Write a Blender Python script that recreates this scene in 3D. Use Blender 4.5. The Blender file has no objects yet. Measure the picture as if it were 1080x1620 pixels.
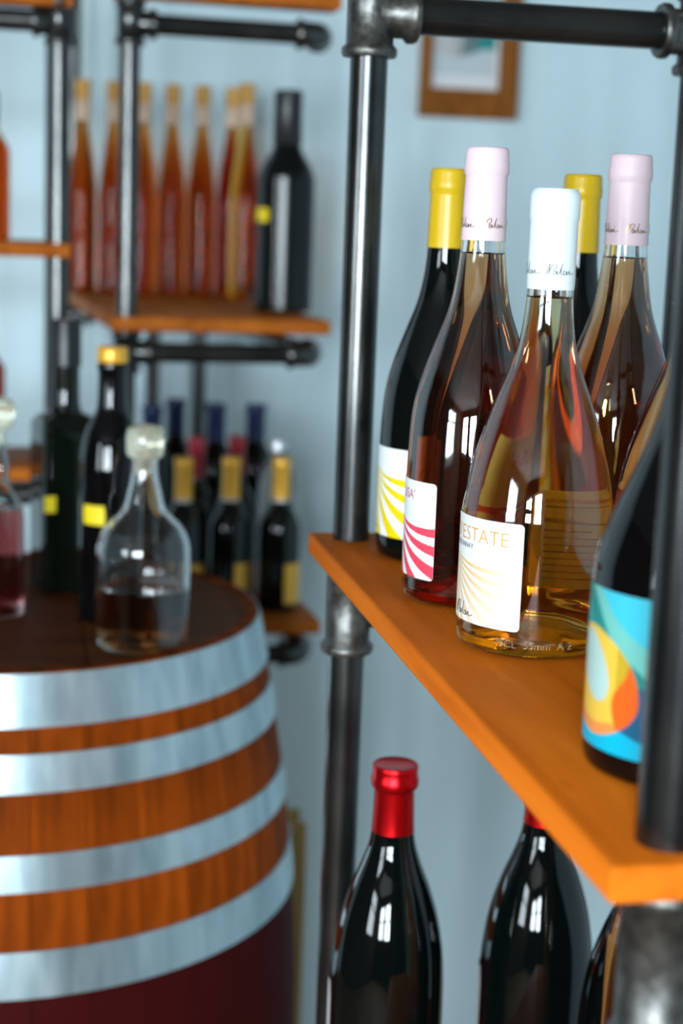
import bpy, bmesh, math, random
from mathutils import Vector, Matrix
random.seed(7)
SC = bpy.context.scene
COL = SC.collection
PI = math.pi

# ------------------------------------------------------------------ camera
def setup_camera():
    F = 2600.0                                   # focal length for a 1620 px tall frame
    yaw, pitch, roll = math.radians(11.5), math.atan(465.0 / F), math.radians(2.1)
    fw = Vector((math.sin(yaw) * math.cos(pitch), math.cos(yaw) * math.cos(pitch), -math.sin(pitch)))
    r0 = Vector((math.cos(yaw), -math.sin(yaw), 0.0))
    u0 = r0.cross(fw)
    c, s = math.cos(roll), math.sin(roll)
    R = r0 * c + u0 * s
    U = u0 * c - r0 * s
    cam = bpy.data.cameras.new('camera')
    cam.sensor_fit = 'VERTICAL'
    cam.sensor_height = 36.0
    cam.sensor_width = 24.0
    cam.lens = F / 1620.0 * 36.0
    cam.clip_start = 0.02
    cam.dof.use_dof = True
    cam.dof.focus_distance = 0.97
    cam.dof.aperture_fstop = 5.4
    cam.dof.aperture_blades = 0
    o = bpy.data.objects.new('camera', cam)
    COL.objects.link(o)
    m = Matrix((R, U, -fw)).transposed().to_4x4()
    m.translation = Vector((0, 0, 1.40))
    o.matrix_world = m
    SC.camera = o
setup_camera()

# ------------------------------------------------------------------ world, daylight, exposure
w = bpy.data.worlds.new('world'); SC.world = w; w.use_nodes = True
bg = w.node_tree.nodes['Background']
bg.inputs[0].default_value = (0.62, 0.80, 1.0, 1); bg.inputs[1].default_value = 1.2

# windows of the room, mirrored in the bottles and pipes: (x0, x1, z0, z1) in the wall
# behind the photographer, and one (y0, y1, z0, z1) in the left wall
WIN_Y = -3.4
WINS = [(-2.95, -2.00, 0.85, 2.20), (-1.60, -0.65, 0.85, 2.20)]
LEFT_X = -3.2
LWIN = (-1.9, -0.6, 0.85, 2.20)
RIGHT_X = 2.3

def daylight(name, loc, rot, sx, sy, power, col=(0.80, 0.93, 1.0)):
    l = bpy.data.lights.new(name, 'AREA'); l.shape = 'RECTANGLE'; l.size = sx; l.size_y = sy
    l.energy = power; l.color = col
    o = bpy.data.objects.new(name, l); COL.objects.link(o); o.location = loc; o.rotation_euler = rot
    return o
for i, (x0, x1, z0, z1) in enumerate(WINS):
    daylight('window_front_offscreen', ((x0 + x1) / 2, WIN_Y - 0.30, (z0 + z1) / 2), (math.radians(90), 0, 0), (x1 - x0) * 1.05, (z1 - z0) * 1.05, 330)
daylight('window_left_offscreen', (LEFT_X - 0.30, (LWIN[0] + LWIN[1]) / 2, (LWIN[2] + LWIN[3]) / 2), (math.radians(90), 0, math.radians(-90)), (LWIN[1] - LWIN[0]) * 1.05, (LWIN[3] - LWIN[2]) * 1.05, 110)

SC.view_settings.view_transform = 'Standard'
SC.view_settings.look = 'None'
SC.view_settings.gamma = 1.0
SC.view_settings.use_curve_mapping = False
SC.view_settings.exposure = 0.45
SC.cycles.max_bounces = 28
SC.cycles.transmission_bounces = 24
SC.cycles.glossy_bounces = 6
SC.cycles.diffuse_bounces = 4
SC.cycles.transparent_max_bounces = 12
SC.cycles.sample_clamp_indirect = 60.0
SC.cycles.use_denoising = True
SC.cycles.caustics_reflective = False
SC.cycles.caustics_refractive = True

# ------------------------------------------------------------------ materials
def mat(name, base=(.8, .8, .8), rough=.5, metal=0., spec=.5, trans=0., ior=1.45, coat=0.):
    m = bpy.data.materials.new(name); m.use_nodes = True
    b = m.node_tree.nodes['Principled BSDF']
    b.inputs['Base Color'].default_value = (*base, 1)
    b.inputs['Roughness'].default_value = rough
    b.inputs['Metallic'].default_value = metal
    b.inputs['Specular IOR Level'].default_value = spec
    b.inputs['Transmission Weight'].default_value = trans
    b.inputs['IOR'].default_value = ior
    b.inputs['Coat Weight'].default_value = coat
    return m
def N(m): return m.node_tree.nodes, m.node_tree.links, m.node_tree.nodes['Principled BSDF']
def noise_color(m, c1, c2, scale=(1, 1, 1), nscale=8, detail=6, lo=.35, hi=.65, bump=0., rough=None, coord='Object', dist=0.):
    n, l, b = N(m)
    tc = n.new('ShaderNodeTexCoord'); mp = n.new('ShaderNodeMapping'); mp.inputs['Scale'].default_value = scale
    l.new(tc.outputs[coord], mp.inputs[0])
    nz = n.new('ShaderNodeTexNoise'); nz.inputs['Scale'].default_value = nscale; nz.inputs['Detail'].default_value = detail
    nz.inputs['Distortion'].default_value = dist
    l.new(mp.outputs[0], nz.inputs['Vector'])
    rp = n.new('ShaderNodeValToRGB'); rp.color_ramp.elements[0].position = lo; rp.color_ramp.elements[1].position = hi
    rp.color_ramp.elements[0].color = (*c1, 1); rp.color_ramp.elements[1].color = (*c2, 1)
    l.new(nz.outputs['Fac'], rp.inputs[0]); l.new(rp.outputs[0], b.inputs['Base Color'])
    if bump:
        bp = n.new('ShaderNodeBump'); bp.inputs['Strength'].default_value = bump; bp.inputs['Distance'].default_value = .001
        l.new(nz.outputs['Fac'], bp.inputs['Height']); l.new(bp.outputs[0], b.inputs['Normal'])
    if rough:
        mr = n.new('ShaderNodeMapRange'); mr.inputs['To Min'].default_value = rough[0]; mr.inputs['To Max'].default_value = rough[1]
        l.new(nz.outputs['Fac'], mr.inputs[0]); l.new(mr.outputs[0], b.inputs['Roughness'])
    return m
def random_tint(m, amount=.35):
    """vary each piece of wood a little by object"""
    n, l, b = N(m)
    src = b.inputs['Base Color'].links[0].from_socket
    oi = n.new('ShaderNodeObjectInfo'); mr = n.new('ShaderNodeMapRange')
    mr.inputs['To Min'].default_value = 1 - amount; mr.inputs['To Max'].default_value = 1 + amount
    l.new(oi.outputs['Random'], mr.inputs[0])
    hs = n.new('ShaderNodeHueSaturation'); l.new(mr.outputs[0], hs.inputs['Value']); l.new(src, hs.inputs['Color'])
    l.new(hs.outputs[0], b.inputs['Base Color'])
    return m

def wood(name, dark, light, axis='Y', rough=.45, knots=True):
    m = mat(name, light, rough, spec=.03)
    n, l, b = N(m)
    sc = {'X': (2.0, 26, 26), 'Y': (26, 2.0, 26), 'Z': (26, 26, 2.0)}[axis]
    noise_color(m, dark, light, sc, 1.6, 8, .30, .72, bump=.25, dist=.6)
    if knots:
        src = b.inputs['Base Color'].links[0].from_socket
        tc = n.new('ShaderNodeTexCoord')
        mp = n.new('ShaderNodeMapping'); mp.inputs['Scale'].default_value = {'X': (6, 14, 14), 'Y': (14, 6, 14), 'Z': (14, 14, 6)}[axis]
        l.new(tc.outputs['Object'], mp.inputs[0])
        vo = n.new('ShaderNodeTexVoronoi'); vo.inputs['Scale'].default_value = 1.0
        l.new(mp.outputs[0], vo.inputs['Vector'])
        rp = n.new('ShaderNodeValToRGB'); rp.color_ramp.elements[0].position = .02; rp.color_ramp.elements[1].position = .10
        rp.color_ramp.elements[0].color = (.35, .28, .22, 1); rp.color_ramp.elements[1].color = (1, 1, 1, 1)
        l.new(vo.outputs['Distance'], rp.inputs[0])
        mx = n.new('ShaderNodeMix'); mx.data_type = 'RGBA'; mx.blend_type = 'MULTIPLY'; mx.inputs['Factor'].default_value = 1
        l.new(src, mx.inputs['A']); l.new(rp.outputs[0], mx.inputs['B']); l.new(mx.outputs['Result'], b.inputs['Base Color'])
    return m

M = {}
M['wall'] = noise_color(mat('white_plaster', rough=.85, spec=.2), (.67, .835, .90), (.70, .865, .93), (1, 1, 1), 3, 4)
M['wall_dark'] = noise_color(mat('brown_panelling', rough=.8, spec=.2), (.06, .036, .024), (.10, .062, .044), (6, 6, 1), 3, 4)
M['ceiling'] = mat('ceiling_paint', (.24, .23, .21), .9, spec=.1)
M['floor'] = noise_color(mat('floor_boards', rough=.6), (.16, .09, .05), (.26, .15, .08), (1, 12, 1), 3, 5)
M['shelf'] = wood('shelf_pine_stained', (.62, .125, .006), (.90, .225, .014), 'Y', .55)
M['shelf2'] = wood('shelf_pine_red_stained', (.30, .075, .010), (.50, .14, .020), 'Y', .45)
M['pipe'] = noise_color(mat('black_iron_pipe', rough=.28, metal=.9), (.048, .05, .05), (.095, .095, .092), (1, 1, 1), 14, 3, rough=(.21, .27))
M['fitting'] = noise_color(mat('grey_malleable_iron', rough=.4, metal=.9), (.085, .083, .078), (.17, .165, .155), (1, 1, 1), 120, 6, bump=.6, rough=(.32, .5))
M['darkglass'] = mat('black_green_bottle_glass', (.0015, .003, .003), .03, spec=.5)
M['blackglass'] = mat('black_bottle_glass', (.002, .002, .0025), .05, spec=.4)
M['glass'] = mat('clear_bottle_glass', (1, 1, 1), 0., trans=1., ior=1.50)
M['cap_white'] = mat('white_capsule', (.80, .87, .88), .38, spec=.4)
M['cap_pink'] = mat('pale_pink_capsule', (.82, .62, .68), .36, spec=.4)
M['cap_yellow'] = mat('mustard_yellow_capsule', (.62, .40, .008), .32, spec=.5)
M['cap_red'] = mat('red_foil_capsule', (.60, .004, .008), .30, metal=.85)
M['cap_navy'] = mat('navy_capsule', (.008, .022, .085), .35)
M['cap_rose'] = mat('red_capsule', (.45, .03, .05), .35)
M['cap_black'] = mat('black_capsule', (.012, .012, .013), .35)
M['gold'] = mat('gold_foil', (.80, .42, .05), .35, metal=.35)
M['paper'] = mat('label_paper', (.84, .86, .88), .6, spec=.25)
M['paper_yellow'] = mat('yellow_label_paper', (.80, .62, .01), .55)
M['silver'] = mat('silver_foil', (.55, .58, .60), .3, metal=.6)
M['ink_gold'] = mat('gold_ink', (.72, .36, .06), .5)
M['ink_red'] = mat('rose_ink', (.62, .10, .18), .5)
M['ink_black'] = mat('black_ink', (.03, .03, .035), .5)
M['ink_brown'] = mat('faded_brown_ink', (.42, .26, .12), .6)
M['ink_bronze'] = mat('bronze_ink', (.30, .18, .09), .3, metal=.7)
M['cork'] = noise_color(mat('cork_stopper', rough=.7), (.55, .27, .06), (.75, .42, .12), (1, 1, 1), 90, 4)
M['neckband'] = mat('pale_neck_band', (.60, .42, .30), .5)
M['stave'] = random_tint(noise_color(mat('oak_stave', rough=.6, spec=.04), (.075, .013, .0015), (.42, .075, .004), (14, 14, 1.6), 3, 7, .25, .8, bump=.3), .22)
M['hoop'] = noise_color(mat('galvanised_hoop', rough=.4, metal=.85), (.36, .48, .53), (.56, .69, .74), (9, 9, 1.2), 5, 5, rough=(.30, .5))
M['frame'] = wood('frame_wood', (.22, .075, .015), (.36, .13, .03), 'Z', .5, knots=False)
M['crate'] = wood('pale_crate_wood', (.42, .28, .10), (.58, .40, .16), 'Z', .6, knots=False)

# lower part of the staves is stained wine red
def stave_stain():
    n, l, b = N(M['stave'])
    src = b.inputs['Base Color'].links[0].from_socket
    tc = n.new('ShaderNodeTexCoord'); sp = n.new('ShaderNodeSeparateXYZ'); l.new(tc.outputs['Object'], sp.inputs[0])
    def gate(op, v):
        g = n.new('ShaderNodeMath'); g.operation = op; g.inputs[1].default_value = v; l.new(sp.outputs['Z'], g.inputs[0]); return g
    a, c = gate('LESS_THAN', .70), gate('GREATER_THAN', .28)
    mu = n.new('ShaderNodeMath'); mu.operation = 'MULTIPLY'; l.new(a.outputs[0], mu.inputs[0]); l.new(c.outputs[0], mu.inputs[1])
    mx = n.new('ShaderNodeMix'); mx.data_type = 'RGBA'; mx.inputs['B'].default_value = (.045, .004, .004, 1)
    l.new(mu.outputs[0], mx.inputs['Factor']); l.new(src, mx.inputs['A']); l.new(mx.outputs['Result'], b.inputs['Base Color'])
stave_stain()

def liquid(name, col, dens, ior=1.345):
    m = bpy.data.materials.new(name); m.use_nodes = True
    n, l = m.node_tree.nodes, m.node_tree.links
    n.remove(n['Principled BSDF'])
    g = n.new('ShaderNodeBsdfGlass'); g.inputs['IOR'].default_value = ior; g.inputs['Roughness'].default_value = 0
    v = n.new('ShaderNodeVolumeAbsorption'); v.inputs['Color'].default_value = (*col, 1); v.inputs['Density'].default_value = dens
    out = n['Material Output']; l.new(g.outputs[0], out.inputs['Surface']); l.new(v.outputs[0], out.inputs['Volume'])
    return m
M['wine_gold'] = liquid('amber_rose_wine', (.98, .78, .0), 33)
M['wine_rose'] = liquid('deep_rose_wine', (.95, .53, .0), 68)
M['wine_orange'] = liquid('orange_rose_wine', (.975, .60, .0), 46)
M['grappa'] = liquid('amber_spirit', (.90, .56, .0), 135, 1.22)
M['grappa_yellow'] = liquid('yellow_spirit', (.965, .70, .0), 80, 1.22)
M['spirit_dark'] = liquid('dark_amber_spirit', (.72, .45, .10), 60)
M['wine_red'] = liquid('red_wine', (.60, .02, .03), 60)

def attr_mat(name, rough=.5):
    m = mat(name, rough=rough, spec=.3); n, l, b = N(m)
    a = n.new('ShaderNodeVertexColor'); a.layer_name = 'print'
    l.new(a.outputs['Color'], b.inputs['Base Color'])
    return m
M['print'] = attr_mat('printed_label')
def thin_paper():
    m = bpy.data.materials.new('thin_back_label_paper'); m.use_nodes = True
    n, l = m.node_tree.nodes, m.node_tree.links
    n.remove(n['Principled BSDF'])
    d = n.new('ShaderNodeBsdfDiffuse'); d.inputs[0].default_value = (.90, .89, .86, 1)
    t = n.new('ShaderNodeBsdfTranslucent'); t.inputs[0].default_value = (.92, .90, .85, 1)
    mx = n.new('ShaderNodeMixShader'); mx.inputs[0].default_value = .55
    l.new(d.outputs[0], mx.inputs[1]); l.new(t.outputs[0], mx.inputs[2]); l.new(mx.outputs[0], n['Material Output'].inputs['Surface'])
    return m
M['thin_paper'] = thin_paper()

def pane_mat():
    m = bpy.data.materials.new('window_glass'); m.use_nodes = True
    n, l = m.node_tree.nodes, m.node_tree.links
    n.remove(n['Principled BSDF'])
    t = n.new('ShaderNodeBsdfTransparent'); g = n.new('ShaderNodeBsdfGlossy'); g.inputs['Roughness'].default_value = .02
    mx = n.new('ShaderNodeMixShader'); mx.inputs[0].default_value = .06
    l.new(t.outputs[0], mx.inputs[1]); l.new(g.outputs[0], mx.inputs[2]); l.new(mx.outputs[0], n['Material Output'].inputs['Surface'])
    return m
M['pane'] = pane_mat()
M['sash'] = mat('white_window_paint', (.55, .55, .54), .4)

# ------------------------------------------------------------------ mesh helpers
class MB:
    def __init__(s): s.v = []; s.f = []
    def add(s, vs, fs, mx=None):
        o = len(s.v)
        s.v += [tuple((mx @ Vector(p))) if mx else tuple(p) for p in vs]
        s.f += [tuple(i + o for i in f) for f in fs]
        return s
    def box(s, a, b, mx=None):
        x0, y0, z0 = a; x1, y1, z1 = b
        vs = [(x0, y0, z0), (x1, y0, z0), (x1, y1, z0), (x0, y1, z0), (x0, y0, z1), (x1, y0, z1), (x1, y1, z1), (x0, y1, z1)]
        return s.add(vs, [(0, 3, 2, 1), (4, 5, 6, 7), (0, 1, 5, 4), (1, 2, 6, 5), (2, 3, 7, 6), (3, 0, 4, 7)], mx)
    def lathe(s, prof, seg=40, mx=None):
        """prof: [(r, z)] from bottom to top along the outside; r == 0 closes with a pole"""
        vs, fs, rows = [], [], []
        for r, z in prof:
            if r <= 1e-7:
                rows.append([len(vs)]); vs.append((0, 0, z))
            else:
                rows.append(list(range(len(vs), len(vs) + seg)))
                vs += [(r * math.cos(2 * PI * k / seg), r * math.sin(2 * PI * k / seg), z) for k in range(seg)]
        for a, b in zip(rows, rows[1:]):
            for k in range(seg):
                k2 = (k + 1) % seg
                if len(a) == 1 and len(b) == 1: continue
                if len(a) == 1: fs.append((a[0], b[k2], b[k]))
                elif len(b) == 1: fs.append((a[k], a[k2], b[0]))
                else: fs.append((a[k], a[k2], b[k2], b[k]))
        return s.add(vs, fs, mx)
    def sweep(s, pts, r, seg=24, caps=True):
        pts = [Vector(p) for p in pts]
        rings = []
        up = None
        for i, p in enumerate(pts):
            t = (pts[min(i + 1, len(pts) - 1)] - pts[max(i - 1, 0)]).normalized()
            if up is None: up = t.orthogonal().normalized()
            up = (up - t * up.dot(t)).normalized(); q = t.cross(up)
            rings.append([p + (up * math.cos(2 * PI * k / seg) + q * math.sin(2 * PI * k / seg)) * r for k in range(seg)])
        vs = [v for rg in rings for v in rg]; fs = []
        for i in range(len(rings) - 1):
            for k in range(seg):
                k2 = (k + 1) % seg
                fs.append((i * seg + k, i * seg + k2, (i + 1) * seg + k2, (i + 1) * seg + k))
        if caps:
            fs.append(tuple(reversed(range(seg)))); fs.append(tuple(range((len(rings) - 1) * seg, len(rings) * seg)))
        return s.add(vs, fs)
    def mesh(s, name, smooth=True, angle=35):
        me = bpy.data.meshes.new(name); me.from_pydata(s.v, [], s.f); me.update()
        if smooth:
            for p in me.polygons: p.use_smooth = True
            me.set_sharp_from_angle(angle=math.radians(angle))
        return me
    def obj(s, name, m, parent=None, smooth=True, angle=35, bevel=0.):
        me = s.mesh(name, smooth, angle)
        if bevel:
            bm = bmesh.new(); bm.from_mesh(me)
            bmesh.ops.bevel(bm, geom=list(bm.edges), offset=bevel, segments=2, affect='EDGES', profile=.5)
            bm.to_mesh(me); bm.free()
            for p in me.polygons: p.use_smooth = True
            me.set_sharp_from_angle(angle=math.radians(50))
        return link(name, me, m, parent)
def link(name, me, m, parent=None):
    if m is not None and not me.materials: me.materials.append(M[m] if isinstance(m, str) else m)
    o = bpy.data.objects.new(name, me); COL.objects.link(o)
    if parent is not None: o.parent = parent
    return o
def thing(name, label, cat, loc=(0, 0, 0), rz=0., group=None):
    o = bpy.data.objects.new(name, None); COL.objects.link(o); o.empty_display_size = .05
    o.location = loc; o.rotation_euler = (0, 0, rz)
    o['label'] = label; o['category'] = cat
    if group: o['group'] = group
    return o
def structure(o): o['kind'] = 'structure'; return o
def copy_thing(src, loc, label, group=None, rz=None, name=None):
    r = src.copy(); COL.objects.link(r); r.location = loc; r['label'] = label
    if name: r.name = name
    if rz is not None: r.rotation_euler = (0, 0, rz)
    if group: r['group'] = group
    for ch in list(src.children):
        c = ch.copy(); COL.objects.link(c); c.parent = r
        for g in list(ch.children):
            d = g.copy(); COL.objects.link(d); d.parent = c
    return r
def AX(p, d):
    """matrix taking the local z axis to direction d at p"""
    q = Vector((0, 0, 1)).rotation_difference(Vector(d).normalized())
    return Matrix.Translation(Vector(p)) @ q.to_matrix().to_4x4()
def smooth_profile(pts, n=6):
    """Catmull-Rom through [(r, z)]"""
    out = []
    P = [Vector((a, b, 0)) for a, b in pts]
    for i in range(len(P) - 1):
        p0 = P[max(i - 1, 0)]; p1 = P[i]; p2 = P[i + 1]; p3 = P[min(i + 2, len(P) - 1)]
        for k in range(n):
            t = k / n
            q = .5 * ((2 * p1) + (p2 - p0) * t + (2 * p0 - 5 * p1 + 4 * p2 - p3) * t * t + (3 * p1 - p0 - 3 * p2 + p3) * t ** 3)
            out.append((max(q.x, 0), q.y))
    out.append(pts[-1])
    return out

# ------------------------------------------------------------------ room
BACK_Y, CEIL, FL = 3.30, 2.55, -.58
def slab(name, a, b, m): return structure(MB().box(a, b).obj(name, m, smooth=False))
slab('floor', (LEFT_X - .3, WIN_Y - .3, FL - .1), (RIGHT_X + .2, BACK_Y + .2, FL), 'floor')
slab('ceiling', (LEFT_X - .3, WIN_Y - .3, CEIL), (RIGHT_X + .2, BACK_Y + .2, CEIL + .1), 'ceiling')
slab('wall_back', (LEFT_X, BACK_Y, FL), (RIGHT_X, BACK_Y + .15, CEIL), 'wall')
slab('baseboard_back', (LEFT_X, BACK_Y - .015, FL), (RIGHT_X, BACK_Y, FL + .09), 'sash')
def wall_with_holes(name, u0, u1, holes, plane, t, axis, m):
    mb = MB(); us = sorted({u0, u1, *[h[0] for h in holes], *[h[1] for h in holes]})
    def bx(a, b, z0, z1):
        if axis == 'x': mb.box((a, plane - t, z0), (b, plane, z1))
        else: mb.box((plane - t, a, z0), (plane, b, z1))
    for a, b in zip(us, us[1:]):
        h = [h for h in holes if h[0] <= a + 1e-6 and h[1] >= b - 1e-6]
        if h: bx(a, b, FL, h[0][2]); bx(a, b, h[0][3], CEIL)
        else: bx(a, b, FL, CEIL)
    return structure(mb.obj(name, m, smooth=False))
wall_with_holes('wall_front', LEFT_X - .15, RIGHT_X, [(max(x0, LEFT_X + .05), x1, z0, z1) for x0, x1, z0, z1 in WINS], WIN_Y, .15, 'x', 'wall_dark')
wall_with_holes('wall_left', WIN_Y, BACK_Y, [LWIN], LEFT_X, .15, 'y', 'wall_dark')
slab('wall_right', (RIGHT_X, WIN_Y, FL), (RIGHT_X + .15, BACK_Y + .15, CEIL), 'wall')
def window(name, u0, u1, z0, z1, plane, axis, n):
    def bx(mb, a, b, c, d, y0, y1):
        if axis == 'x': mb.box((a, plane + y0, c), (b, plane + y1, d))
        else: mb.box((plane + y0, a, c), (plane + y1, b, d))
    fr = MB(); wd = .06
    bx(fr, u0, u1, z0, z0 + wd, -.12, -.04); bx(fr, u0, u1, z1 - wd, z1, -.12, -.04)
    bx(fr, u0, u0 + wd, z0 + wd, z1 - wd, -.12, -.04); bx(fr, u1 - wd, u1, z0 + wd, z1 - wd, -.12, -.04)
    o = structure(fr.obj(name, 'sash', smooth=False))
    step = (u1 - u0) / n
    for k in range(1, n):
        b = MB(); bx(b, u0 + k * step - .04, u0 + k * step + .04, z0 + wd, z1 - wd, -.12, -.04); b.obj('mullion', 'sash', o, smooth=False)
    b = MB(); zm = z0 + (z1 - z0) * .62; bx(b, u0 + wd, u1 - wd, zm - .03, zm + .03, -.115, -.045); b.obj('transom', 'sash', o, smooth=False)
    for k in range(n):
        b = MB(); bx(b, u0 + k * step + .04, u0 + (k + 1) * step - .04, z0 + wd, z1 - wd, -.085, -.08); b.obj('pane', 'pane', o, smooth=False)
for i, (x0, x1, z0, z1) in enumerate(WINS): window('window_%d' % (i + 1), max(x0, LEFT_X + .05), x1, z0, z1, WIN_Y, 'x', 3)
window('window_3', *LWIN, LEFT_X, 'y', 3)

# ------------------------------------------------------------------ pipe racks
PR = .0137
def pipe(name, a, b, parent, r=PR, m='pipe'):
    return MB().sweep([a, b], r, 32).obj(name, m, parent)
def tee(name, c, parent, branches=((1, 0, 0),), half=.031, m='fitting'):
    """malleable-iron tee: collared run along z with collared side outlets"""
    mb = MB(); rb, rc = .0172, .0203
    prof = [(PR, -half), (rc - .001, -half), (rc, -half + .002), (rc, -half + .006), (rb, -half + .009), (rb, half - .009), (rc, half - .006), (rc, half - .002), (rc - .001, half), (PR, half)]
    mb.lathe(prof, 36, Matrix.Translation(Vector(c)))
    for d in branches:
        L = .034
        mb.lathe([(rb * .98, .004), (rb * .98, L - .009), (rc, L - .006), (rc, L - .002), (rc - .001, L), (PR * .9, L)], 36, AX(c, d))
    return mb.obj(name, m, parent, angle=50)
def elbow(name, c, d_from, d_to, parent):
    """90 degree collared elbow centred on c, joining a pipe that arrives along d_from and leaves along d_to"""
    a, b = Vector(d_from).normalized(), Vector(d_to).normalized(); c = Vector(c); R = .026
    pts = [c - a * .034] + [c - a * R + a * R * math.sin(t) + b * R * (1 - math.cos(t)) for t in [k * PI / 2 / 8 for k in range(9)]] + [c + b * .034]
    mb = MB().sweep(pts, .0172, 28)
    for p, d in ((c - a * .028, -a), (c + b * .028, b)):
        mb.lathe([(.0165, 0), (.0203, .002), (.0203, .007), (.019, .009), (.010, .009)], 28, AX(p, d))
    return mb.obj(name, 'pipe', parent, angle=50)
def flange(name, c, d, parent):
    return MB().lathe([(0, 0), (.036, 0), (.036, .005), (.020, .009), (.018, .02), (PR * .9, .02)], 32, AX(c, d)).obj(name, 'fitting', parent)
def board(name, a, b, m, parent, bevel=.0025):
    return MB().box(a, b).obj(name, m, parent, bevel=bevel)

def near_rack():
    t = thing('pipe_shelf_rack', 'black iron pipe rack with orange wooden shelf holding rosé bottles with white and pink capsules', 'shelf rack', (.2527, 1.2024, 0))
    X, Y = .254, -.618                      # spacing of the posts
    up = 1.546
    for px in (0, X):
        for py in (0, Y):
            px = px + (.0045 if (py and px == 0) else 0)
            pipe('post', (px, py, FL + .012), (px, py, 1.95), t)
            flange('floor_flange', (px, py, FL), (0, 0, 1), t)
            s = 1 if px < .1 else -1
            tee('tee_fitting', (px, py, up), t, ((s, 0, 0),))
            tee('tee_fitting', (px, py, 1.1075), t, ((s, 0, 0),), half=.036)
            tee('tee_fitting', (px, py, .676), t, ((s, 0, 0),), half=.036)
    for py in (0, Y):
        for z in (up, 1.1075, .676):
            pipe('crossbar', (.030, py, z), (X - .030, py, z), t)
    x0, x1, y0, y1 = -.0285, X + .03, Y - .024, .026
    board('shelf_board', (x0, y0, 1.1440), (x1, y1, 1.16), 'shelf', t)
    board('shelf_board', (x0, y0, .7125), (x1, y1, .7285), 'shelf', t)
    return t
near_rack()

def barrel_rack():
    """rack behind the barrel; origin at its near left post"""
    t = thing('pipe_shelf_rack', 'pipe rack behind the barrel with red-brown boards holding corked amber bottles', 'shelf rack', (.152, 2.262, 0), math.radians(3.3))
    D, Wd = .80, .262
    for py in (0, D):
        pipe('post', (0, py, FL + .012), (0, py, 1.95), t); flange('floor_flange', (0, py, FL), (0, 0, 1), t)
    for z in (1.643, 1.209, .776):
        for py in ((0, D) if z < 1.6 else (0,)):
            tee('tee_fitting', (0, py, z), t, ((1, 0, 0),), half=.028, m='pipe')
            pipe('crossbar', (.03, py, z), (Wd - .03, py, z), t)
            elbow('elbow_fitting', (Wd, py, z), (1, 0, 0), (0, 1, 0) if py == 0 else (0, -1, 0), t)
        pipe('rail', (Wd, .03, z), (Wd, D - .03 if z < 1.6 else BACK_Y - 2.262 - .03, z), t) if z < 1.6 else None
    for x in (.150, .238):
        pipe('rear_post', (x, D, .79), (x, D, 1.196), t)
    for z in (1.676, 1.238, .808):
        board('shelf_board', (-.022, -.016, z), (Wd + .022, D + .02 if z < 1.6 else .035, z + .020), 'shelf2', t, .004)
    return t
RACK2 = barrel_rack()

def left_rack():
    t = thing('pipe_shelf_rack', 'pipe rack with thin boards, standing left of the rack that holds corked amber bottles', 'shelf rack', (.0585, 2.20, 0))
    Wd, D = -.52, .17
    for px in (0, Wd):
        for py in (0, D):
            pipe('post', (px, py, FL + .012), (px, py, 1.95), t, r=.0145); flange('floor_flange', (px, py, FL), (0, 0, 1), t)
            for z in ((1.632, 1.022) if py == 0 else (1.022,)): tee('tee_fitting', (px, py, z), t, ((-1 if px == 0 else 1, 0, 0),), half=.028, m='pipe')
    for py in (0, D):
        for z in ((1.632, 1.022) if py == 0 else (1.022,)): pipe('crossbar', (-.03, py, z), (Wd + .03, py, z), t)
    for z in (1.650, 1.336, 1.042):
        board('shelf_board', (Wd - .02, -.018, z), (.0165, D + .02 if z < 1.6 else .03, z + .018), 'shelf2', t, .003)
    return t
left_rack()

# ------------------------------------------------------------------ curved labels, lettering
def cyl(R, ang, h): return (R * math.cos(ang), R * math.sin(ang), h)
def radius_at(prof, h):
    best = None
    for (r1, z1), (r2, z2) in zip(prof, prof[1:]):
        if min(z1, z2) <= h <= max(z1, z2) and abs(z2 - z1) > 1e-7:
            r = r1 + (r2 - r1) * (h - z1) / (z2 - z1)
            best = r if best is None else max(best, r)
    return best
def label_patch(name, R, a0, a1, h0, h1, parent, colour=None, m='paper', nu=24, nv=8, thick=.00025, corner=.0025):
    """curved sheet of paper on a cylinder: a0..a1 in radians, colour(u, v) -> rgb with u to the right, v down"""
    W = (a1 - a0) * R; Hh = h1 - h0
    vs = []; fs = []
    for layer in (0, 1):
        for j in range(nv + 1):
            v = j / nv
            for i in range(nu + 1):
                u = i / nu
                # rounded corners: pull the sides in near the top and bottom
                dy = min(v, 1 - v) * Hh
                ins = 0.
                if dy < corner: ins = corner - math.sqrt(max(corner ** 2 - (corner - dy) ** 2, 0))
                uu = ins / W + u * (1 - 2 * ins / W)
                vs.append(cyl(R + .00005 + thick * layer, a0 + uu * (a1 - a0), h1 - v * Hh))
    n1 = (nu + 1) * (nv + 1)
    for j in range(nv):
        for i in range(nu):
            a = j * (nu + 1) + i
            fs.append((n1 + a, n1 + a + nu + 1, n1 + a + nu + 2, n1 + a + 1))
            fs.append((a, a + 1, a + nu + 2, a + nu + 1))
    mb = MB(); mb.add(vs, fs)
    me = mb.mesh(name, True, 60)
    if colour:
        at = me.color_attributes.new('print', 'FLOAT_COLOR', 'POINT')
        buf = []
        for layer in (0, 1):
            for j in range(nv + 1):
                for i in range(nu + 1):
                    c = colour(i / nu * W, j / nv * Hh, W, Hh) if layer else (.8, .8, .8)
                    buf += [c[0], c[1], c[2], 1.]
        at.data.foreach_set('color', buf)
    return link(name, me, m, parent)
def wrap_mesh(name, me, R, a_right, h, parent, m, thick=0.):
    """bend a flat mesh (x to the left of 0, y up) round the cylinder so that x = 0 lies at angle a_right"""
    for v in me.vertices:
        x, y, z = v.co
        v.co = cyl(R + .0005 + z, a_right + x / R, h + y)
    me.update()
    return link(name, me, m, parent)
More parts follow.
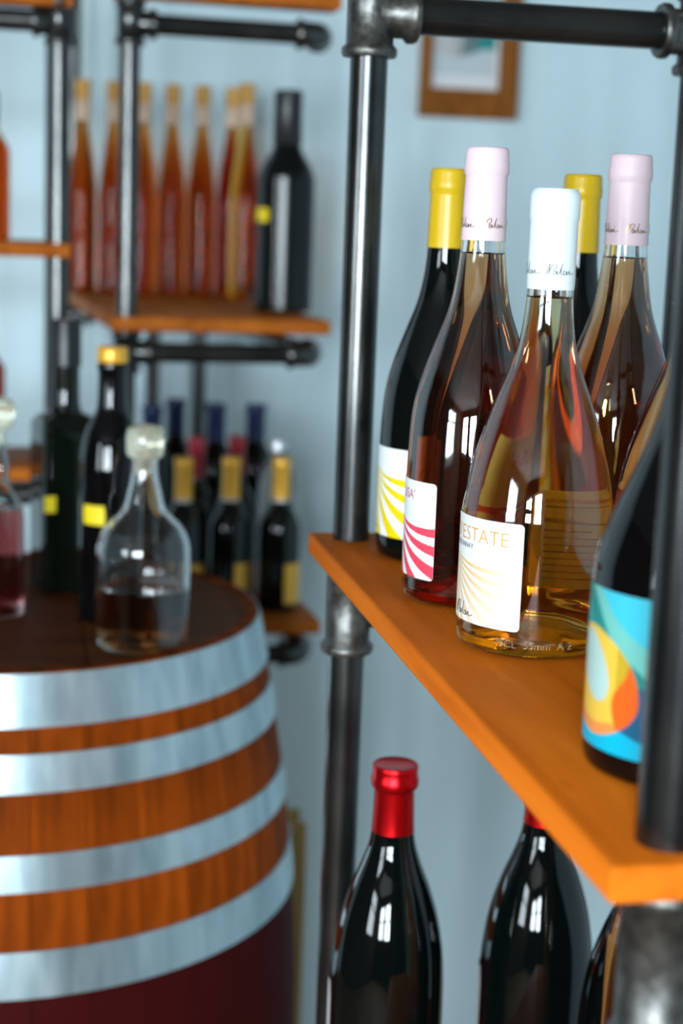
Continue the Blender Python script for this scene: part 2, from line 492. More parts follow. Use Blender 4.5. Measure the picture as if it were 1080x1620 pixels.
def text_mesh(body, size, align='RIGHT', extrude=0., thin=0., spacing=1.):
    cu = bpy.data.curves.new('t', 'FONT'); cu.body = body; cu.size = size; cu.align_x = align; cu.extrude = extrude; cu.offset = thin
    cu.space_character = spacing; cu.resolution_u = 3
    o = bpy.data.objects.new('t', cu); COL.objects.link(o)
    dg = bpy.context.evaluated_depsgraph_get(); dg.update()
    me = bpy.data.meshes.new_from_object(o.evaluated_get(dg))
    bpy.data.objects.remove(o); bpy.data.curves.remove(cu)
    return me
def ribbon_mesh(strokes, width):
    vs, fs = [], []
    for st in strokes:
        P = [(x, y) for x, y in smooth_curve(st, 5)]
        for i, (x, y) in enumerate(P):
            a = P[max(i - 1, 0)]; b = P[min(i + 1, len(P) - 1)]
            dx, dy = b[0] - a[0], b[1] - a[1]; L = math.hypot(dx, dy) or 1
            wv = width * (.55 + .45 * abs(dy) / L)
            nx, ny = -dy / L * wv / 2, dx / L * wv / 2
            vs += [(x + nx, y + ny, 0), (x - nx, y - ny, 0)]
            if i: k = len(vs); fs.append((k - 4, k - 3, k - 1, k - 2))
    me = bpy.data.meshes.new('ribbon'); me.from_pydata(vs, [], fs); me.update()
    return me
def smooth_curve(pts, n):
    out = []
    P = [Vector((a, b, 0)) for a, b in pts]
    for i in range(len(P) - 1):
        p0 = P[max(i - 1, 0)]; p1 = P[i]; p2 = P[i + 1]; p3 = P[min(i + 2, len(P) - 1)]
        for k in range(n):
            t = k / n
            q = .5 * ((2 * p1) + (p2 - p0) * t + (2 * p0 - 5 * p1 + 4 * p2 - p3) * t * t + (3 * p1 - p0 - 3 * p2 + p3) * t ** 3)
            out.append((q.x, q.y))
    out.append(tuple(pts[-1]))
    return out
# a flowing signature about 1 unit long, ending at x = 0
SIGN = [[(-1.0, .02), (-.94, .10), (-.88, .30), (-.84, .36), (-.86, .2), (-.90, .02), (-.86, .14), (-.76, .34), (-.66, .36), (-.66, .24), (-.76, .17)],
        [(-.66, .10), (-.70, .16), (-.74, .08), (-.68, .02), (-.62, .14), (-.61, .04), (-.54, .10), (-.46, .34), (-.45, .38), (-.49, .22), (-.49, .05), (-.43, .04)],
        [(-.34, .12), (-.39, .15), (-.42, .07), (-.36, .02), (-.30, .14), (-.29, .04), (-.24, .08), (-.19, .15), (-.19, .05), (-.10, .05), (0., .10)],
        [(-.17, .24), (-.15, .26)]]
def signature(R, a_right, h, length, parent, m, width=.0006, name='signature'):
    me = ribbon_mesh([[(x * length, y * length) for x, y in st] for st in SIGN], width)
    return wrap_mesh(name, me, R, a_right, h, parent, m)

# fan of rays printed on the estate labels
def ray_print(col, fade=None, n=5, origin=(.012, .40), q0=32., q1=150., duty=.52, k=5.6):
    """n rays per 60 degrees fan out from origin (fractions of width and height); they start steep and lie down"""
    def f(u, v, W, H):
        x = u - W * origin[0]; y = v - H * origin[1]
        base = (.84, .86, .88)
        r = math.hypot(x, y)
        if r < .0025: return base
        th = math.atan2(y, x)
        q = math.degrees(th + k * r * max(0., math.cos(th)))
        if y < 0 and x < 0: return base
        if q < q0 or q > q1: return base
        if ((q - q0) / 60. * n) % 1. > duty: return base
        s = 0. if fade is None else min(1., max(0., (r - .012) / .050)) * fade
        return tuple(c * (1 - s) + b * s for c, b in zip(col, base))
    return f
def art_print(u, v, W, H):
    """abstract painting: a yellow ring round a pale centre on turquoise"""
    x = u / W; y = v / H
    wob = .03 * math.sin(9 * x + 4 * y) + .025 * math.sin(13 * y - 5 * x)
    d = math.hypot((x - .60) / .34, (y - .585) / .345) + wob * 1.6
    d2 = math.hypot((x - .585) / .165, (y - .49 - (x - .585) * .5) / .20) + wob
    sea = (.0, .42, .62) if y > .86 + .05 * math.sin(7 * x) else ((.01, .10, .20) if x > .75 else (.01, .22, .24))
    if y < .55:
        s = (y * 1.0 - (x - .45) * .95)
        sea = (.05, .50, .64) if s < -.16 + wob else ((.16, .50, .44) if s < -.02 + wob else ((.01, .24, .21) if s < .12 else (.02, .36, .36)))
    if d < 1.0:
        if d2 < 1.0: return (.46, .64, .60)
        if x > .85 + wob * 2 and .44 < y < .86: return (.82, .12, .01)
        if y > .80 - wob and d > .8: return (.82, .28, .06)
        if x > .80 and y < .6: return (.55, .36, .02)
        return (.82, .42, .01) if d2 > 1.9 + wob * 4 else (.84, .52, .06)
    return sea

# ------------------------------------------------------------------ bottles
def body_profile(pts): return smooth_profile(pts, 6)
WHITE_B = [(.0395, 0), (.0425, .0018), (.0437, .006), (.0438, .012), (.0438, .045), (.0437, .075), (.0424, .086), (.0390, .104), (.0340, .122), (.0272, .142), (.0207, .159), (.0160, .175), (.0138, .191), (.0130, .206), (.0127, .235), (.0127, .2585)]
BURG_B = [(.0375, 0), (.0405, .0018), (.0418, .006), (.042, .012), (.042, .050), (.0418, .085), (.0402, .118), (.0350, .142), (.0272, .165), (.0196, .187), (.0158, .208), (.0137, .228), (.0130, .250), (.0130, .2840)]
DARK_B = [(.0375, 0), (.0405, .0018), (.0418, .006), (.042, .012), (.042, .050), (.0418, .082), (.0398, .116), (.0345, .140), (.0268, .162), (.0192, .183), (.0152, .202), (.0135, .220), (.0130, .245), (.0130, .2740)]
RED_B = [(.0390, 0), (.0422, .0018), (.0436, .006), (.0438, .012), (.0438, .060), (.0434, .104), (.0415, .130), (.0370, .155), (.0300, .178), (.0225, .197), (.0172, .214), (.0152, .232), (.0146, .255), (.0146, .2730)]

def clear_bottle(t, pts, wine, fill, punt=.016):
    """glass shell with punt, and the wine inside as a body of its own"""
    out = body_profile(pts); R0 = pts[0][0]
    H = pts[-1][1]; wall = .0030
    ppf = [(0, punt), (R0 * .30, punt * .93), (R0 * .58, punt * .62), (R0 * .80, punt * .22), (R0 * .93, .0006)]
    ins = [(max(r - wall, .003), z) for r, z in out if z > .0075]
    ipf = [(0, punt + .004), (R0 * .30, punt + .0035), (R0 * .55, punt * .70 + .004), (R0 * .78, .0095), (R0 * .92, .0072)]
    ring = ppf + out
    # outer skin up, inner skin back down
    prof = ring + [(ins[-1][0], H)] + list(reversed(ins[:-1])) + list(reversed(ipf))
    g = MB().lathe(prof, 72).obj('glass', 'glass', t, angle=60)
    e = .00035
    wl = [(r + e, z) for r, z in ins if z <= fill]
    wp = [(0, punt + .004 - e)] + [(r, z - e) for r, z in ipf[1:]] + wl
    r_top = wl[-1][0]
    wp += [(r_top, fill), (r_top * .93, fill - .0009), (0, fill - .0010)]
    MB().lathe(wp, 72).obj('wine', wine, t, angle=60)
    return out
def dark_bottle(t, pts, m='darkglass', name='glass', seg=56):
    out = body_profile(pts); R0 = pts[0][0]
    prof = [(0, .014), (R0 * .5, .010), (R0 * .85, .0008)] + out + [(0, pts[-1][1])]
    MB().lathe(prof, seg).obj(name, m, t, angle=60)
    return out
def capsule(t, prof, m, name='capsule'):
    return MB().lathe(prof, 56).obj(name, m, t, angle=45)
def cap_white(t):
    H = .260
    return capsule(t, [(.0131, H - .0555), (.0134, H - .0555), (.0136, H - .05), (.01335, H - .020), (.0133, H - .0178), (.0140, H - .0164), (.0140, H - .0060), (.0137, H - .0030), (.0125, H - .0008), (.0118, H), (.0108, H - .0006), (0, H - .0006)], 'cap_white')
def cap_pink(t, H=.286, m='cap_pink', low=.057):
    return capsule(t, [(.0134, H - low), (.0141, H - low), (.0140, H - low + .004), (.0131, H - .0190), (.0130, H - .0172), (.0140, H - .0158), (.0141, H - .0100), (.0136, H - .0080), (.0135, H - .0030), (.0131, H - .0008), (.0122, H), (0, H)], m)
def facing(x, y): return math.atan2(-y, -x)      # angle from a bottle towards the photographer's side of the aisle
D2 = math.radians
Z1 = 1.1603

# the bottle with the white capsule
M['emboss'] = mat('raised_glass_lettering', (.9, .76, .46), .1, trans=.85)
def estate_bottle():
    x, y = .297, .893
    t = thing('wine_bottle', 'clear bottle of amber rosé with a white capsule and gold-rayed white label', 'bottle', (x, y, Z1))
    clear_bottle(t, WHITE_B, 'wine_gold', .2005)
    c = cap_white(t)
    f = facing(x, y); R = .0438
    for k in range(4): signature(.0137, f + D2(58 + 92 * k), .2125, .0175, c, 'ink_black', .00035)
    a1 = f - D2(8.5); a0 = a1 - D2(118)
    lb = label_patch('label', R, a0, a1, .0155, .0765, t, ray_print((.80, .46, .10), fade=.66, n=7.5, origin=(.32, .34), k=4.2, q0=19.), 'print', 240, 170)
    wrap_mesh('lettering', text_mesh("D'ESTATE", .0118, thin=-.00012), R, f - D2(19), .0628, lb, 'ink_gold')
    wrap_mesh('lettering', text_mesh('CHARDONNAY', .0042), R, f - D2(52), .0582, lb, 'ink_black')
    signature(R, f - D2(49), .0185, .021, lb, 'ink_black', .0006)
    # back label, seen through the wine from behind its print
    b1 = f + D2(182); b0 = f + D2(96)
    bl = label_patch('back_label', R, b0, b1, .028, .082, t, m='thin_paper', nu=30, nv=20)
    rnd = random.Random(3)
    for j in range(11):
        wln = (.020 if j in (0,) else .034 - .016 * rnd.random()) * (.5 if j in (3, 10) else 1)
        hh = .0775 - j * .0040 - (.003 if j > 1 else 0)
        mb = MB(); n = 14; vs = []; fs = []
        for i in range(n + 1):
            a = b1 - D2(5) - (i / n) * wln / R
            for h in (hh, hh - (.0020 if j == 0 else .0009)): vs.append(cyl(R - .00012, a, h))
            if i: q = len(vs); fs.append((q - 4, q - 3, q - 1, q - 2))
        # printing that shows through the sheet
        link('print_line', mb.add(vs, fs).mesh('print_line'), 'ink_brown', bl)
    em = text_mesh('75CL  55mm  A 2', .0062, 'CENTER', extrude=.00025)
    wrap_mesh('embossing', em, R - .00045, f - D2(-2), .0062, t, 'emboss')
    return t
EST = estate_bottle()

def rose_bottle(x, y, label, rays=True):
    t = thing('wine_bottle', label, 'bottle', (x, y, Z1))
    clear_bottle(t, BURG_B, 'wine_rose', .2215)
    c = cap_pink(t)
    f = facing(x, y); R = .042
    for k in range(4): signature(.0139, f + D2(62 + 92 * k), .2365, .0165, c, 'ink_bronze', .0005)
    a1 = f - D2(30); a0 = a1 - D2(112)
    lb = label_patch('label', R, a0, a1, .0160, .0780, t, ray_print((.78, .06, .10), n=5.0, origin=(.40, .33), q0=25.), 'print', 230, 170)
    wrap_mesh('lettering', text_mesh("USA'", .0090), R, f - D2(55), .0660, lb, 'ink_red')
    signature(R, f - D2(95), .0180, .028, lb, 'ink_black', .0007)
    return t
rose_bottle(.29, 1.01, 'deep rosé bottle with pink capsule and pink-rayed label, behind the white-capsuled bottle')
rose_bottle(.387, 1.016, 'deep rosé bottle with pink capsule, between the orange rosé and a yellow-capsuled bottle', False)

def yellow_bottle(x, y, label):
    t = thing('wine_bottle', label, 'bottle', (x, y, Z1))
    dark_bottle(t, DARK_B)
    cap_pink(t, .2765, 'cap_yellow', .055)
    f = facing(x, y); R = .042
    a1 = f - D2(26); a0 = a1 - D2(112)
    lb = label_patch('label', R, a0, a1, .0160, .0800, t, ray_print((.80, .60, .0), n=4.6, origin=(.46, .20), q0=25.), 'print', 230, 170)
    signature(R, f - D2(72), .0185, .030, lb, 'ink_black', .0007)
    return t
yellow_bottle(.302, 1.145, 'dark bottle with yellow capsule and yellow-rayed white label next to the far pipe post')
yellow_bottle(.401, 1.146, 'dark bottle with yellow capsule, its label hidden, behind the white-capsuled bottle')

def orange_bottle():
    x, y = .393, .902
    t = thing('wine_bottle', 'orange rosé bottle half hidden between the white-capsuled bottle and the near pipe post', 'bottle', (x, y, Z1))
    clear_bottle(t, WHITE_B, 'wine_orange', .2005)
    cap_white(t)
    f = facing(x, y)
    label_patch('label', .0438, f - D2(190), f - D2(62), .0155, .0765, t, lambda u, v, W, H: (.84, .84, .82), 'print', 30, 10)
    return t
orange_bottle()

def art_bottle():
    x, y = .298, .674
    t = thing('wine_bottle', 'black bottle with turquoise, yellow and orange painted label beside the near pipe post', 'bottle', (x, y, Z1))
    pts = [(.0395, 0), (.0425, .0018), (.0437, .006), (.0438, .012), (.0438, .060), (.0436, .088), (.0416, .100), (.0368, .115), (.0298, .132), (.0226, .150), (.0178, .168), (.0154, .188), (.0142, .215), (.0135, .250), (.0135, .280)]
    dark_bottle(t, pts, 'blackglass')
    cap_pink(t, .283, 'cap_black', .060)
    f = facing(x, y)
    label_patch('label', .0438, f - D2(20) - D2(108), f - D2(20), .0120, .0840, t, art_print, 'print', 220, 190)
    return t
art_bottle()

# lower shelf of the near rack
Z0 = .7288
def red_bottle(x, y, label):
    t = thing('wine_bottle', label, 'bottle', (x, y, Z0), group='red-capped bottles on the lower shelf')
    dark_bottle(t, RED_B)
    H = .2745
    capsule(t, [(.0150, H - .0515), (.0162, H - .0515), (.0158, H - .0475), (.0148, H - .0200), (.0152, H - .0185), (.0172, H - .0170), (.0178, H - .0150), (.0178, H - .0105), (.0170, H - .0090), (.0169, H - .0040), (.0171, H - .0012), (.0162, H), (.0150, H - .0006), (0, H - .0010)], 'cap_red')
    f = facing(x, y)
    label_patch('label', .0438, f - D2(72) - D2(100), f - D2(72), .015, .105, t, lambda u, v, W, H: (.80, .74, .76), 'print', 24, 8)
    return t
red_bottle(.279, 1.135, 'black-green bottle with red foil capsule on the lower shelf beside the far pipe post')
red_bottle(.399, 1.140, 'black-green bottle with red foil capsule on the lower shelf, under the upper shelf edge')

def stout_bottle(x, y, label, hidden=False):
    t = thing('wine_bottle', label, 'bottle', (x, y, Z0), group='stout bottles on the lower shelf')
    pts = [(.0380, 0), (.0412, .0018), (.0425, .006), (.0426, .012), (.0426, .120), (.0424, .150), (.0400, .172), (.0320, .188), (.0215, .200), (.0155, .212), (.0138, .226), (.0138, .242)]
    dark_bottle(t, pts)
    capsule(t, [(.0142, .205), (.0146, .206), (.0142, .2425), (.0132, .2440), (0, .2440)], 'cap_black')
    return t

def low_rose():
    x, y = .4195, .953
    t = thing('wine_bottle', 'orange-red rosé bottle on the lower shelf behind the near pipe post', 'bottle', (x, y, Z0))
    pts = [(.0315, 0), (.0345, .0018), (.0356, .006), (.0358, .012), (.0358, .030), (.0358, .150), (.0357, .205), (.0345, .220), (.0290, .235), (.0205, .248), (.0152, .260), (.0135, .276), (.0135, .318)]
    clear_bottle(t, pts, 'wine_orange', .262)
    cap_pink(t, .3205, 'cap_white', .045)
    return t
low_rose()
def low_dark():
    x, y = .4425, 1.035
    t = thing('wine_bottle', 'black bottle on the lower shelf beside the orange-red rosé, its capsule hidden', 'bottle', (x, y, Z0))
    dark_bottle(t, RED_B)
    capsule(t, [(.0150, .223), (.0162, .223), (.0158, .227), (.0150, .262), (.0176, .268), (.0176, .276), (.0165, .285), (0, .285)], 'cap_red')
    return t
low_dark()

# ------------------------------------------------------------------ barrel
BX, BY, BH = -.010, 1.752, .980
def barrel_r(z): return .273 + .054 * (1 - ((z - BH / 2) / (BH / 2)) ** 2)
def barrel():
    t = thing('wine_barrel', 'oak wine barrel with galvanised hoops, used as a table for bottles', 'barrel', (BX, BY, 0))
    n = 36; zs = [BH * k / 14 for k in range(15)]
    half = PI / n * .985
    vs, fs = [], []
    for z in zs:
        ro = barrel_r(z); ri = ro - .013
        for a in (-half, 0., half): vs.append((ro * math.cos(a) - (0 if a else -.0004), ro * math.sin(a), z))
        for a in (half, -half): vs.append((ri * math.cos(a), ri * math.sin(a), z))
    for j in range(len(zs) - 1):
        for i in range(5):
            i2 = (i + 1) % 5
            fs.append((j * 5 + i, j * 5 + i2, (j + 1) * 5 + i2, (j + 1) * 5 + i))
    fs.append((4, 3, 2, 1, 0)); k = (len(zs) - 1) * 5; fs.append((k, k + 1, k + 2, k + 3, k + 4))
    me = MB().add(vs, fs).mesh('stave', True, 30)
    for i in range(n):
        o = link('stave', me, 'stave', t); o.rotation_euler = (0, 0, 2 * PI * i / n)
    spans = [(.931, .979), (.872, .907), (.782, .816), (.683, .727), (.253, .297), (.164, .198), (.073, .108), (.001, .049)]
    for z0, z1 in spans:
        m = 5; th = .0022
        prof = [(barrel_r(z0) - .0006, z0)] + [(barrel_r(z0 + (z1 - z0) * k / m) + th, z0 + (z1 - z0) * k / m) for k in range(m + 1)] + [(barrel_r(z1) - .0006, z1)]
        h = MB().lathe(prof, 96).obj('hoop', 'hoop', t, angle=40)
        zc = (z0 + z1) / 2; rr = barrel_r(zc) + th
        for a, dz in ((2.0, .006), (2.07, -.006)):
            MB().lathe([(.0055, -.001), (.0055, .001), (.0035, .0026), (0, .003)], 12, AX((rr * math.cos(a), rr * math.sin(a), zc + dz), (math.cos(a), math.sin(a), 0))).obj('rivet', 'hoop', h)
    # head of straight planks, set just below the chime
    rh = barrel_r(.97) - .0145; wd = .085; x = -rh
    while x < rh - .001:
        x1 = min(x + wd, rh); a, b = x + .0008, x1 - .0008
        pts = []
        m = 8
        for k in range(m + 1):
            xx = a + (b - a) * k / m; pts.append((xx, -math.sqrt(max(rh * rh - xx * xx, 1e-8))))
        for k in range(m + 1):
            xx = b + (a - b) * k / m; pts.append((xx, math.sqrt(max(rh * rh - xx * xx, 1e-8))))
        q = len(pts)
        vs = [(p[0], p[1], .950) for p in pts] + [(p[0], p[1], .9785) for p in pts]
        fs = [tuple(reversed(range(q))), tuple(range(q, 2 * q))] + [(i, (i + 1) % q, q + (i + 1) % q, q + i) for i in range(q)]
        o = MB().add(vs, fs).obj('head_plank', 'head', t, smooth=False); x = x1
    return t
M['head'] = random_tint(noise_color(mat('dark_oak_head', rough=.55, spec=.12), (.055, .014, .003), (.13, .034, .007), (3, 26, 3), 2, 7, .3, .7, bump=.3), .15)
barrel()
def plinth():
    t = thing('barrel_stand', 'low wooden stand carrying the barrel', 'stand', (BX, BY, FL))
    for k in range(5): MB().box((-.32 + k * .13, -.32, -FL - .03), (-.32 + k * .13 + .12, .32, -FL)).obj('plank', 'head', t, bevel=.002)
    for x in (-.30, .24):
        for y in (-.30, .24): MB().box((x, y, 0), (x + .06, y + .06, -FL - .0302)).obj('leg', 'head', t, bevel=.002)
plinth()
ZB = .9787

# clear glass bottle with a little spirit left, a glass ball stopper
def decanter(x, y, label, liq, fill, s=1., sw=1.):
    t = thing('glass_bottle', label, 'bottle', (x, y, ZB))
    pts = [(.0430, 0), (.0455, .003), (.0460, .008), (.0460, .018), (.0460, .060), (.0458, .092), (.0440, .104), (.0380, .117), (.0270, .128), (.0205, .136), (.0170, .150), (.0135, .166), (.0125, .178), (.0125, .186)]
    pts = [(r * s * (sw if r > .02 else (1 + sw) / 2), z * s) for r, z in pts]
    clear_bottle(t, pts, liq, fill, punt=.010)
    H = pts[-1][1]
    MB().lathe([(0, H - .016), (.0088 * s, H - .016), (.0090 * s, H + .0005), (.0165 * s, H + .001), (.0185 * s, H + .006), (.0185 * s, H + .022), (.0160 * s, H + .029), (.008 * s, H + .0315), (0, H + .032)], 40).obj('stopper', 'stopper', t, angle=60)
    return t
M['stopper'] = mat('pale_glass_stopper', (.93, .90, .72), .08, trans=.75, ior=1.5)
decanter(.126, 1.585, 'clear glass bottle with a pale stopper, one third full of dark spirit', 'spirit_dark', .058)
decanter(-.0175, 1.72, 'clear stoppered glass bottle half full of red wine, beside the square dark bottle', 'wine_red', .112, s=1.05, sw=.62)

def tall_dark():
    t = thing('oil_bottle', 'tall black round bottle with gold top and yellow label behind the clear bottle', 'bottle', (.100, 1.690, ZB))
    pts = [(.0290, 0), (.0315, .002), (.0325, .006), (.0325, .020), (.0325, .140), (.0322, .165), (.0290, .190), (.0225, .207), (.0165, .219), (.0150, .232), (.0145, .258), (.0155, .260), (.0155, .266), (.0145, .268)]
    dark_bottle(t, pts, 'blackglass')
    capsule(t, [(.0140, .2682), (.0155, .2682), (.0160, .2700), (.0160, .2810), (.0145, .2840), (0, .2845)], 'gold', 'cap')
    f = facing(.1, 1.69)
    label_patch('label', .0325, f - D2(58), f - D2(10), .104, .124, t, m='paper_yellow', nu=12, nv=2, corner=.001)
    return t
tall_dark()
def square_bottle():
    t = thing('oil_bottle', 'tall square black-green bottle with yellow label standing on the barrel', 'bottle', (.058, 1.838, ZB), D2(14))
    mb = MB(); rows = []
    prof = [(.030, 0, 4), (.0335, .004, 4), (.0335, .165, 4), (.0330, .186, 4), (.0270, .194, 5), (.0180, .199, 9), (.0155, .208, 14), (.0150, .225, 20), (.0150, .283, 20)]
    seg = 48; vs = []; fs = []
    for hw, z, p in prof:
        q = 2 + (0 if p > 8 else 10)
        for k in range(seg):
            a = 2 * PI * k / seg; c, s = math.cos(a), math.sin(a)
            d = (abs(c) ** q + abs(s) ** q) ** (1 / q)
            vs.append((hw * c / d, hw * s / d, z))
    for j in range(len(prof) - 1):
        for k in range(seg):
            k2 = (k + 1) % seg; fs.append((j * seg + k, j * seg + k2, (j + 1) * seg + k2, (j + 1) * seg + k))
    fs.append(tuple(reversed(range(seg)))); fs.append(tuple(range((len(prof) - 1) * seg, len(prof) * seg)))
    mb.add(vs, fs).obj('glass', 'olive', t, angle=40)
    capsule(t, [(.0150, .2500), (.0168, .2500), (.0165, .2980), (.0155, .3010), (0, .3015)], 'cap_black')
    MB().box((-.0330, -.0342, .092), (-.0200, -.0335, .110)).obj('label', 'paper_yellow', t, smooth=False)
    return t
M['olive'] = mat('dark_olive_glass', (.003, .005, .003), .06, spec=.5)
square_bottle()

# ------------------------------------------------------------------ bottles on the rack behind the barrel
def rack2(x, y):                                   # local coordinates of the rack -> world
    a = math.radians(3.3); c, s = math.cos(a), math.sin(a)
    return (.152 + x * c - y * s, 2.262 + x * s + y * c)
Z2 = 1.2583
def amber_bottle(loc, label, liq='grappa'):
    t = thing('spirit_bottle', label, 'bottle', loc, group='corked amber bottles')
    pts = [(.0225, 0), (.0247, .002), (.0254, .006), (.0254, .020), (.0254, .150), (.0246, .180), (.0214, .212), (.0172, .242), (.0130, .270), (.0110, .285), (.0105, .297)]
    out = body_profile(pts)
    MB().lathe([(0, .0)] + out + [(0, .297)], 40).obj('glass', liq, t, angle=60)
    MB().lathe([(.0108, .292), (.0124, .293), (.0128, .322), (.0128, .326), (0, .326)], 28).obj('neck_band', 'neckband', t)
    MB().lathe([(0, .3263), (.0105, .3263), (.0130, .328), (.0135, .356), (.0125, .3605), (0, .361)], 28).obj('cork', 'cork', t)
    return t
wx = [.119, .1735, .224, .276, .327, .382]
amb = None
for i, x in enumerate(wx):
    loc = (x, 2.955 + .012 * (i % 2), Z2)
    lab = ['tall amber bottle with cork top at the post end of the corked row', 'tall amber bottle with cork top, second from the post end of the row', 'tall amber bottle with cork top, third from the post end of the row',
           'tall amber bottle with cork top, fourth from the post end of the row', 'tall amber bottle with cork top, fifth from the post end of the row', 'tall amber bottle with cork top at the far end, behind the yellow one'][i]
    if amb is None: amb = amber_bottle(loc, lab)
    else: copy_thing(amb, loc, lab)
amber_bottle((.392, 2.862, Z2), 'tall corked bottle of bright yellow spirit next to the black bottle', 'grappa_yellow')
copy_thing(amb, (.4005, 3.012, Z2), 'tall amber bottle with cork top tucked behind the row next to the black bottle')

M['satin'] = mat('satin_black_glass', (.003, .004, .004), .22, spec=.4)
def black_bottle():
    x, y = .400, 2.47
    t = thing('wine_bottle', 'black bottle with tiny yellow label at the shelf end by the amber bottles', 'bottle', (x, y, Z2))
    pts = [(.0390, 0), (.0420, .002), (.0432, .006), (.0435, .02), (.0435, .180), (.0425, .198), (.0370, .214), (.0270, .230), (.0215, .242), (.0200, .258), (.0195, .300)]
    dark_bottle(t, pts, 'satin')
    capsule(t, [(.0210, .246), (.0219, .247), (.0210, .300), (.0212, .318), (.0200, .324), (0, .325)], 'cap_black')
    f = facing(x, y)
    label_patch('label', .0435, f - D2(86), f - D2(34), .132, .152, t, m='paper_yellow', nu=12, nv=2, corner=.001)
    return t
black_bottle()

Z3 = .8283
def half_bottle(loc, label, cap, group, H=.225, r=.0305, band=True, cs=1., sh=1.):
    t = thing('wine_bottle', label, 'bottle', loc, group=group)
    s = H / .225
    pts = [(r - .004, 0), (r - .001, .002), (r, .006), (r, .02), (r, .105 * s * sh), (r * .97, .125 * s * sh), (r * .78, .142 * s * sh), (r * .5, .156 * s * sh), (.0120, .168 * s * sh), (.0112, .185 * s), (.0112, H - .001)]
    dark_bottle(t, pts, 'darkglass', seg=40)
    capsule(t, [(.0118, H - .060), (.0130 * cs, H - .060), (.0125 * cs, H - .016), (.0136 * cs, H - .014), (.0136 * cs, H - .002), (.0125 * cs, H), (0, H)], cap)
    if cap == 'gold': label_patch('label', r, facing(loc[0], loc[1]) + D2(12), facing(loc[0], loc[1]) + D2(85), .012, .072, t, m='gold', nu=12, nv=2, corner=.001)  # gold patch painted in for light shining through the wine near the base
    if band: MB().lathe([(.0118, H - .072), (.0134, H - .072), (.0132, H - .0602), (.0118, H - .0602)], 28).obj('collar', 'silver', t)
    return t
g = 'gold-capped small bottles on the low shelf'
HB = half_bottle((.242, 2.335, Z3), 'small dark bottle with gold neck foil, partly behind the clear bottle', 'gold', g)
copy_thing(HB, (.312, 2.345, Z3), 'small dark bottle with gold neck foil, middle of the gold-foiled row')
copy_thing(HB, (.385, 2.340, Z3), 'small dark bottle with gold neck foil at the free end of the low shelf')
g = 'red-capped small bottles on the low shelf'
HR = half_bottle((.270, 2.430, Z3), 'small dark bottle with red capsule behind the gold row, nearer the rack post', 'cap_rose', g, H=.242, band=False)
copy_thing(HR, (.333, 2.447, Z3), 'small dark bottle with red capsule behind the gold row, next to the clear grey bottle', g)
g = 'navy-capped bottles at the back of the low shelf'
HN = half_bottle((.222, 2.66, Z3), 'dark bottle with navy capsule nearest the post at the back of the low shelf', 'cap_navy', g, H=.262, r=.0345, band=False, cs=1.25, sh=1.08)
for x, y, lab in ((.270, 2.76, 'dark bottle with navy capsule, second from the post at the back of the low shelf'), (.331, 2.70, 'dark bottle with navy capsule, third from the post at the back of the low shelf'), (.398, 2.70, 'dark bottle with navy capsule at the free end at the back of the low shelf')):
    copy_thing(HN, (x, y, Z3), lab, g)

M['greyglass'] = mat('grey_bottle_glass', (.42, .40, .38), .06, trans=.8)
def pale_bottle():
    loc = (.394, 2.434, Z3)
    t = thing('wine_bottle', 'clear grey bottle behind the last gold-foiled bottle at the free shelf end', 'bottle', loc)
    pts = [(.0250, 0), (.0280, .003), (.0290, .008), (.0290, .018), (.0290, .040), (.0290, .150), (.0280, .172), (.0230, .192), (.0150, .208), (.0125, .220), (.0125, .236)]
    dark_bottle(t, pts, 'greyglass', seg=40)
    capsule(t, [(.0128, .222), (.0140, .222), (.0140, .238), (.0130, .240), (0, .240)], 'silver')
pale_bottle()
# things on the rack at the left edge
def left_bottle(loc, label, liq, cap, H=.225, r=.036):
    t = thing('spirit_bottle', label, 'bottle', loc)
    pts = [(r - .004, 0), (r, .005), (r, .02), (r, H * .55), (r * .96, H * .62), (r * .6, H * .72), (.0135, H * .80), (.0125, H * .86)]
    MB().lathe([(0, 0)] + body_profile(pts) + [(0, H * .86)], 40).obj('glass', liq, t, angle=60)
    capsule(t, [(.0130, H * .78), (.0150, H * .78), (.0150, H * .985), (.0135, H), (0, H)], cap)
    return t
left_bottle((-.0335, 2.29, 1.3543), 'short amber bottle with dark cap on the thin middle board of the left rack', 'grappa', 'cap_black', H=.195, r=.030)
M['redglass'] = mat('red_painted_glass', (.42, .04, .02), .2)
left_bottle((-.046, 2.29, 1.0603), 'red bottle on the lowest thin board of the left rack', 'redglass', 'cap_rose', H=.20, r=.036)

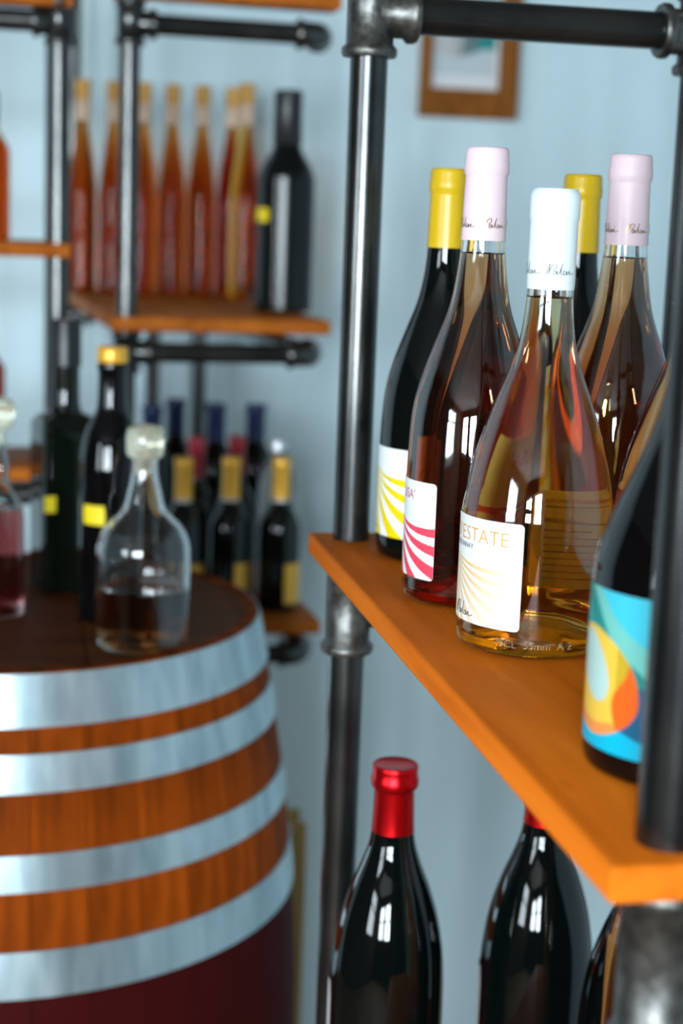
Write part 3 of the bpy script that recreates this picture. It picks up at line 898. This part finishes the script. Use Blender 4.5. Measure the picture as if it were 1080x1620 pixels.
# ------------------------------------------------------------------ picture on the wall
def picture():
    x0, x1, z0, z1 = .796, .992, 1.606, 1.866
    t = thing('picture_frame', 'deep brown wooden box frame with a small print hanging on the white wall', 'picture', ((x0 + x1) / 2, BACK_Y, z0))
    W = x1 - x0; H = z1 - z0; r = .016; d = .045
    def bx(name, a, b, m): return MB().box(a, b).obj(name, m, t, bevel=.0012)
    # the bottom rail slopes back towards the wall, so it turns away from the light
    a, b = -W / 2, W / 2 - .034
    MB().add([(a, -.001, 0), (b, -.001, 0), (b, -.012, 0), (a, -.012, 0), (a, -.001, .055), (b, -.001, .055), (b, -d, .055), (a, -d, .055)],
             [(3, 2, 1, 0), (4, 5, 6, 7), (3, 7, 6, 2), (1, 5, 4, 0), (2, 6, 5, 1), (0, 4, 7, 3)]).obj('rail', 'frame', t, smooth=False)
    bx('rail', (-W / 2, -d, H - r), (W / 2, -.001, H), 'frame')
    bx('stile', (-W / 2, -d, .055), (-W / 2 + r, -.001, H - r), 'frame'); bx('stile', (W / 2 - .034, -d, 0), (W / 2, -.001, H - r), 'frame')
    MB().box((-W / 2 + r, -.012, .055), (W / 2 - .034, -.006, H - r)).obj('mat_board', 'paper', t, smooth=False)
    def art(u, v, W_, H_):
        x, y = u / W_, v / H_
        if y > .72 + .06 * math.sin(5 * x): return (.62, .70, .74)
        if x > .55 - .25 * (y - .3): return (.02, .30, .30) if x > .72 else (.16, .24, .25)
        return (.50, .50, .50) if x > .3 else (.60, .62, .63)
    nu, nv = 40, 40; w2, h2 = W - .050 - .016, H - .055 - r - .036
    vs = [(-w2 / 2 - .009 + w2 * i / nu, -.0125, .084 + h2 - h2 * j / nv) for j in range(nv + 1) for i in range(nu + 1)]
    fs = [(j * (nu + 1) + i, (j + 1) * (nu + 1) + i, (j + 1) * (nu + 1) + i + 1, j * (nu + 1) + i + 1) for j in range(nv) for i in range(nu)]
    me = MB().add(vs, fs).mesh('print', False)
    at = me.color_attributes.new('print', 'FLOAT_COLOR', 'POINT')
    at.data.foreach_set('color', [c for j in range(nv + 1) for i in range(nu + 1) for c in (*art(i / nu, j / nv, 1, 1), 1.)])
    link('print', me, 'print', t)
picture()

# pale wooden crate on the floor behind the barrel
def crate():
    t = thing('wooden_crate', 'tall pale wooden crate on the floor behind the barrel', 'crate', (.085, 2.10, FL))
    W, D, H = .31, .07, 1.16
    for sx in (0, W - .018):
        for sy in (0, D - .018): MB().box((sx, sy, 0), (sx + .018, sy + .018, H)).obj('corner_post', 'crate', t, smooth=False)
    for k in range(12):
        z = .01 + k * .096
        MB().box((.0185, .001, z), (W - .0185, .010, z + .078)).obj('slat', 'crate', t, smooth=False)
crate()
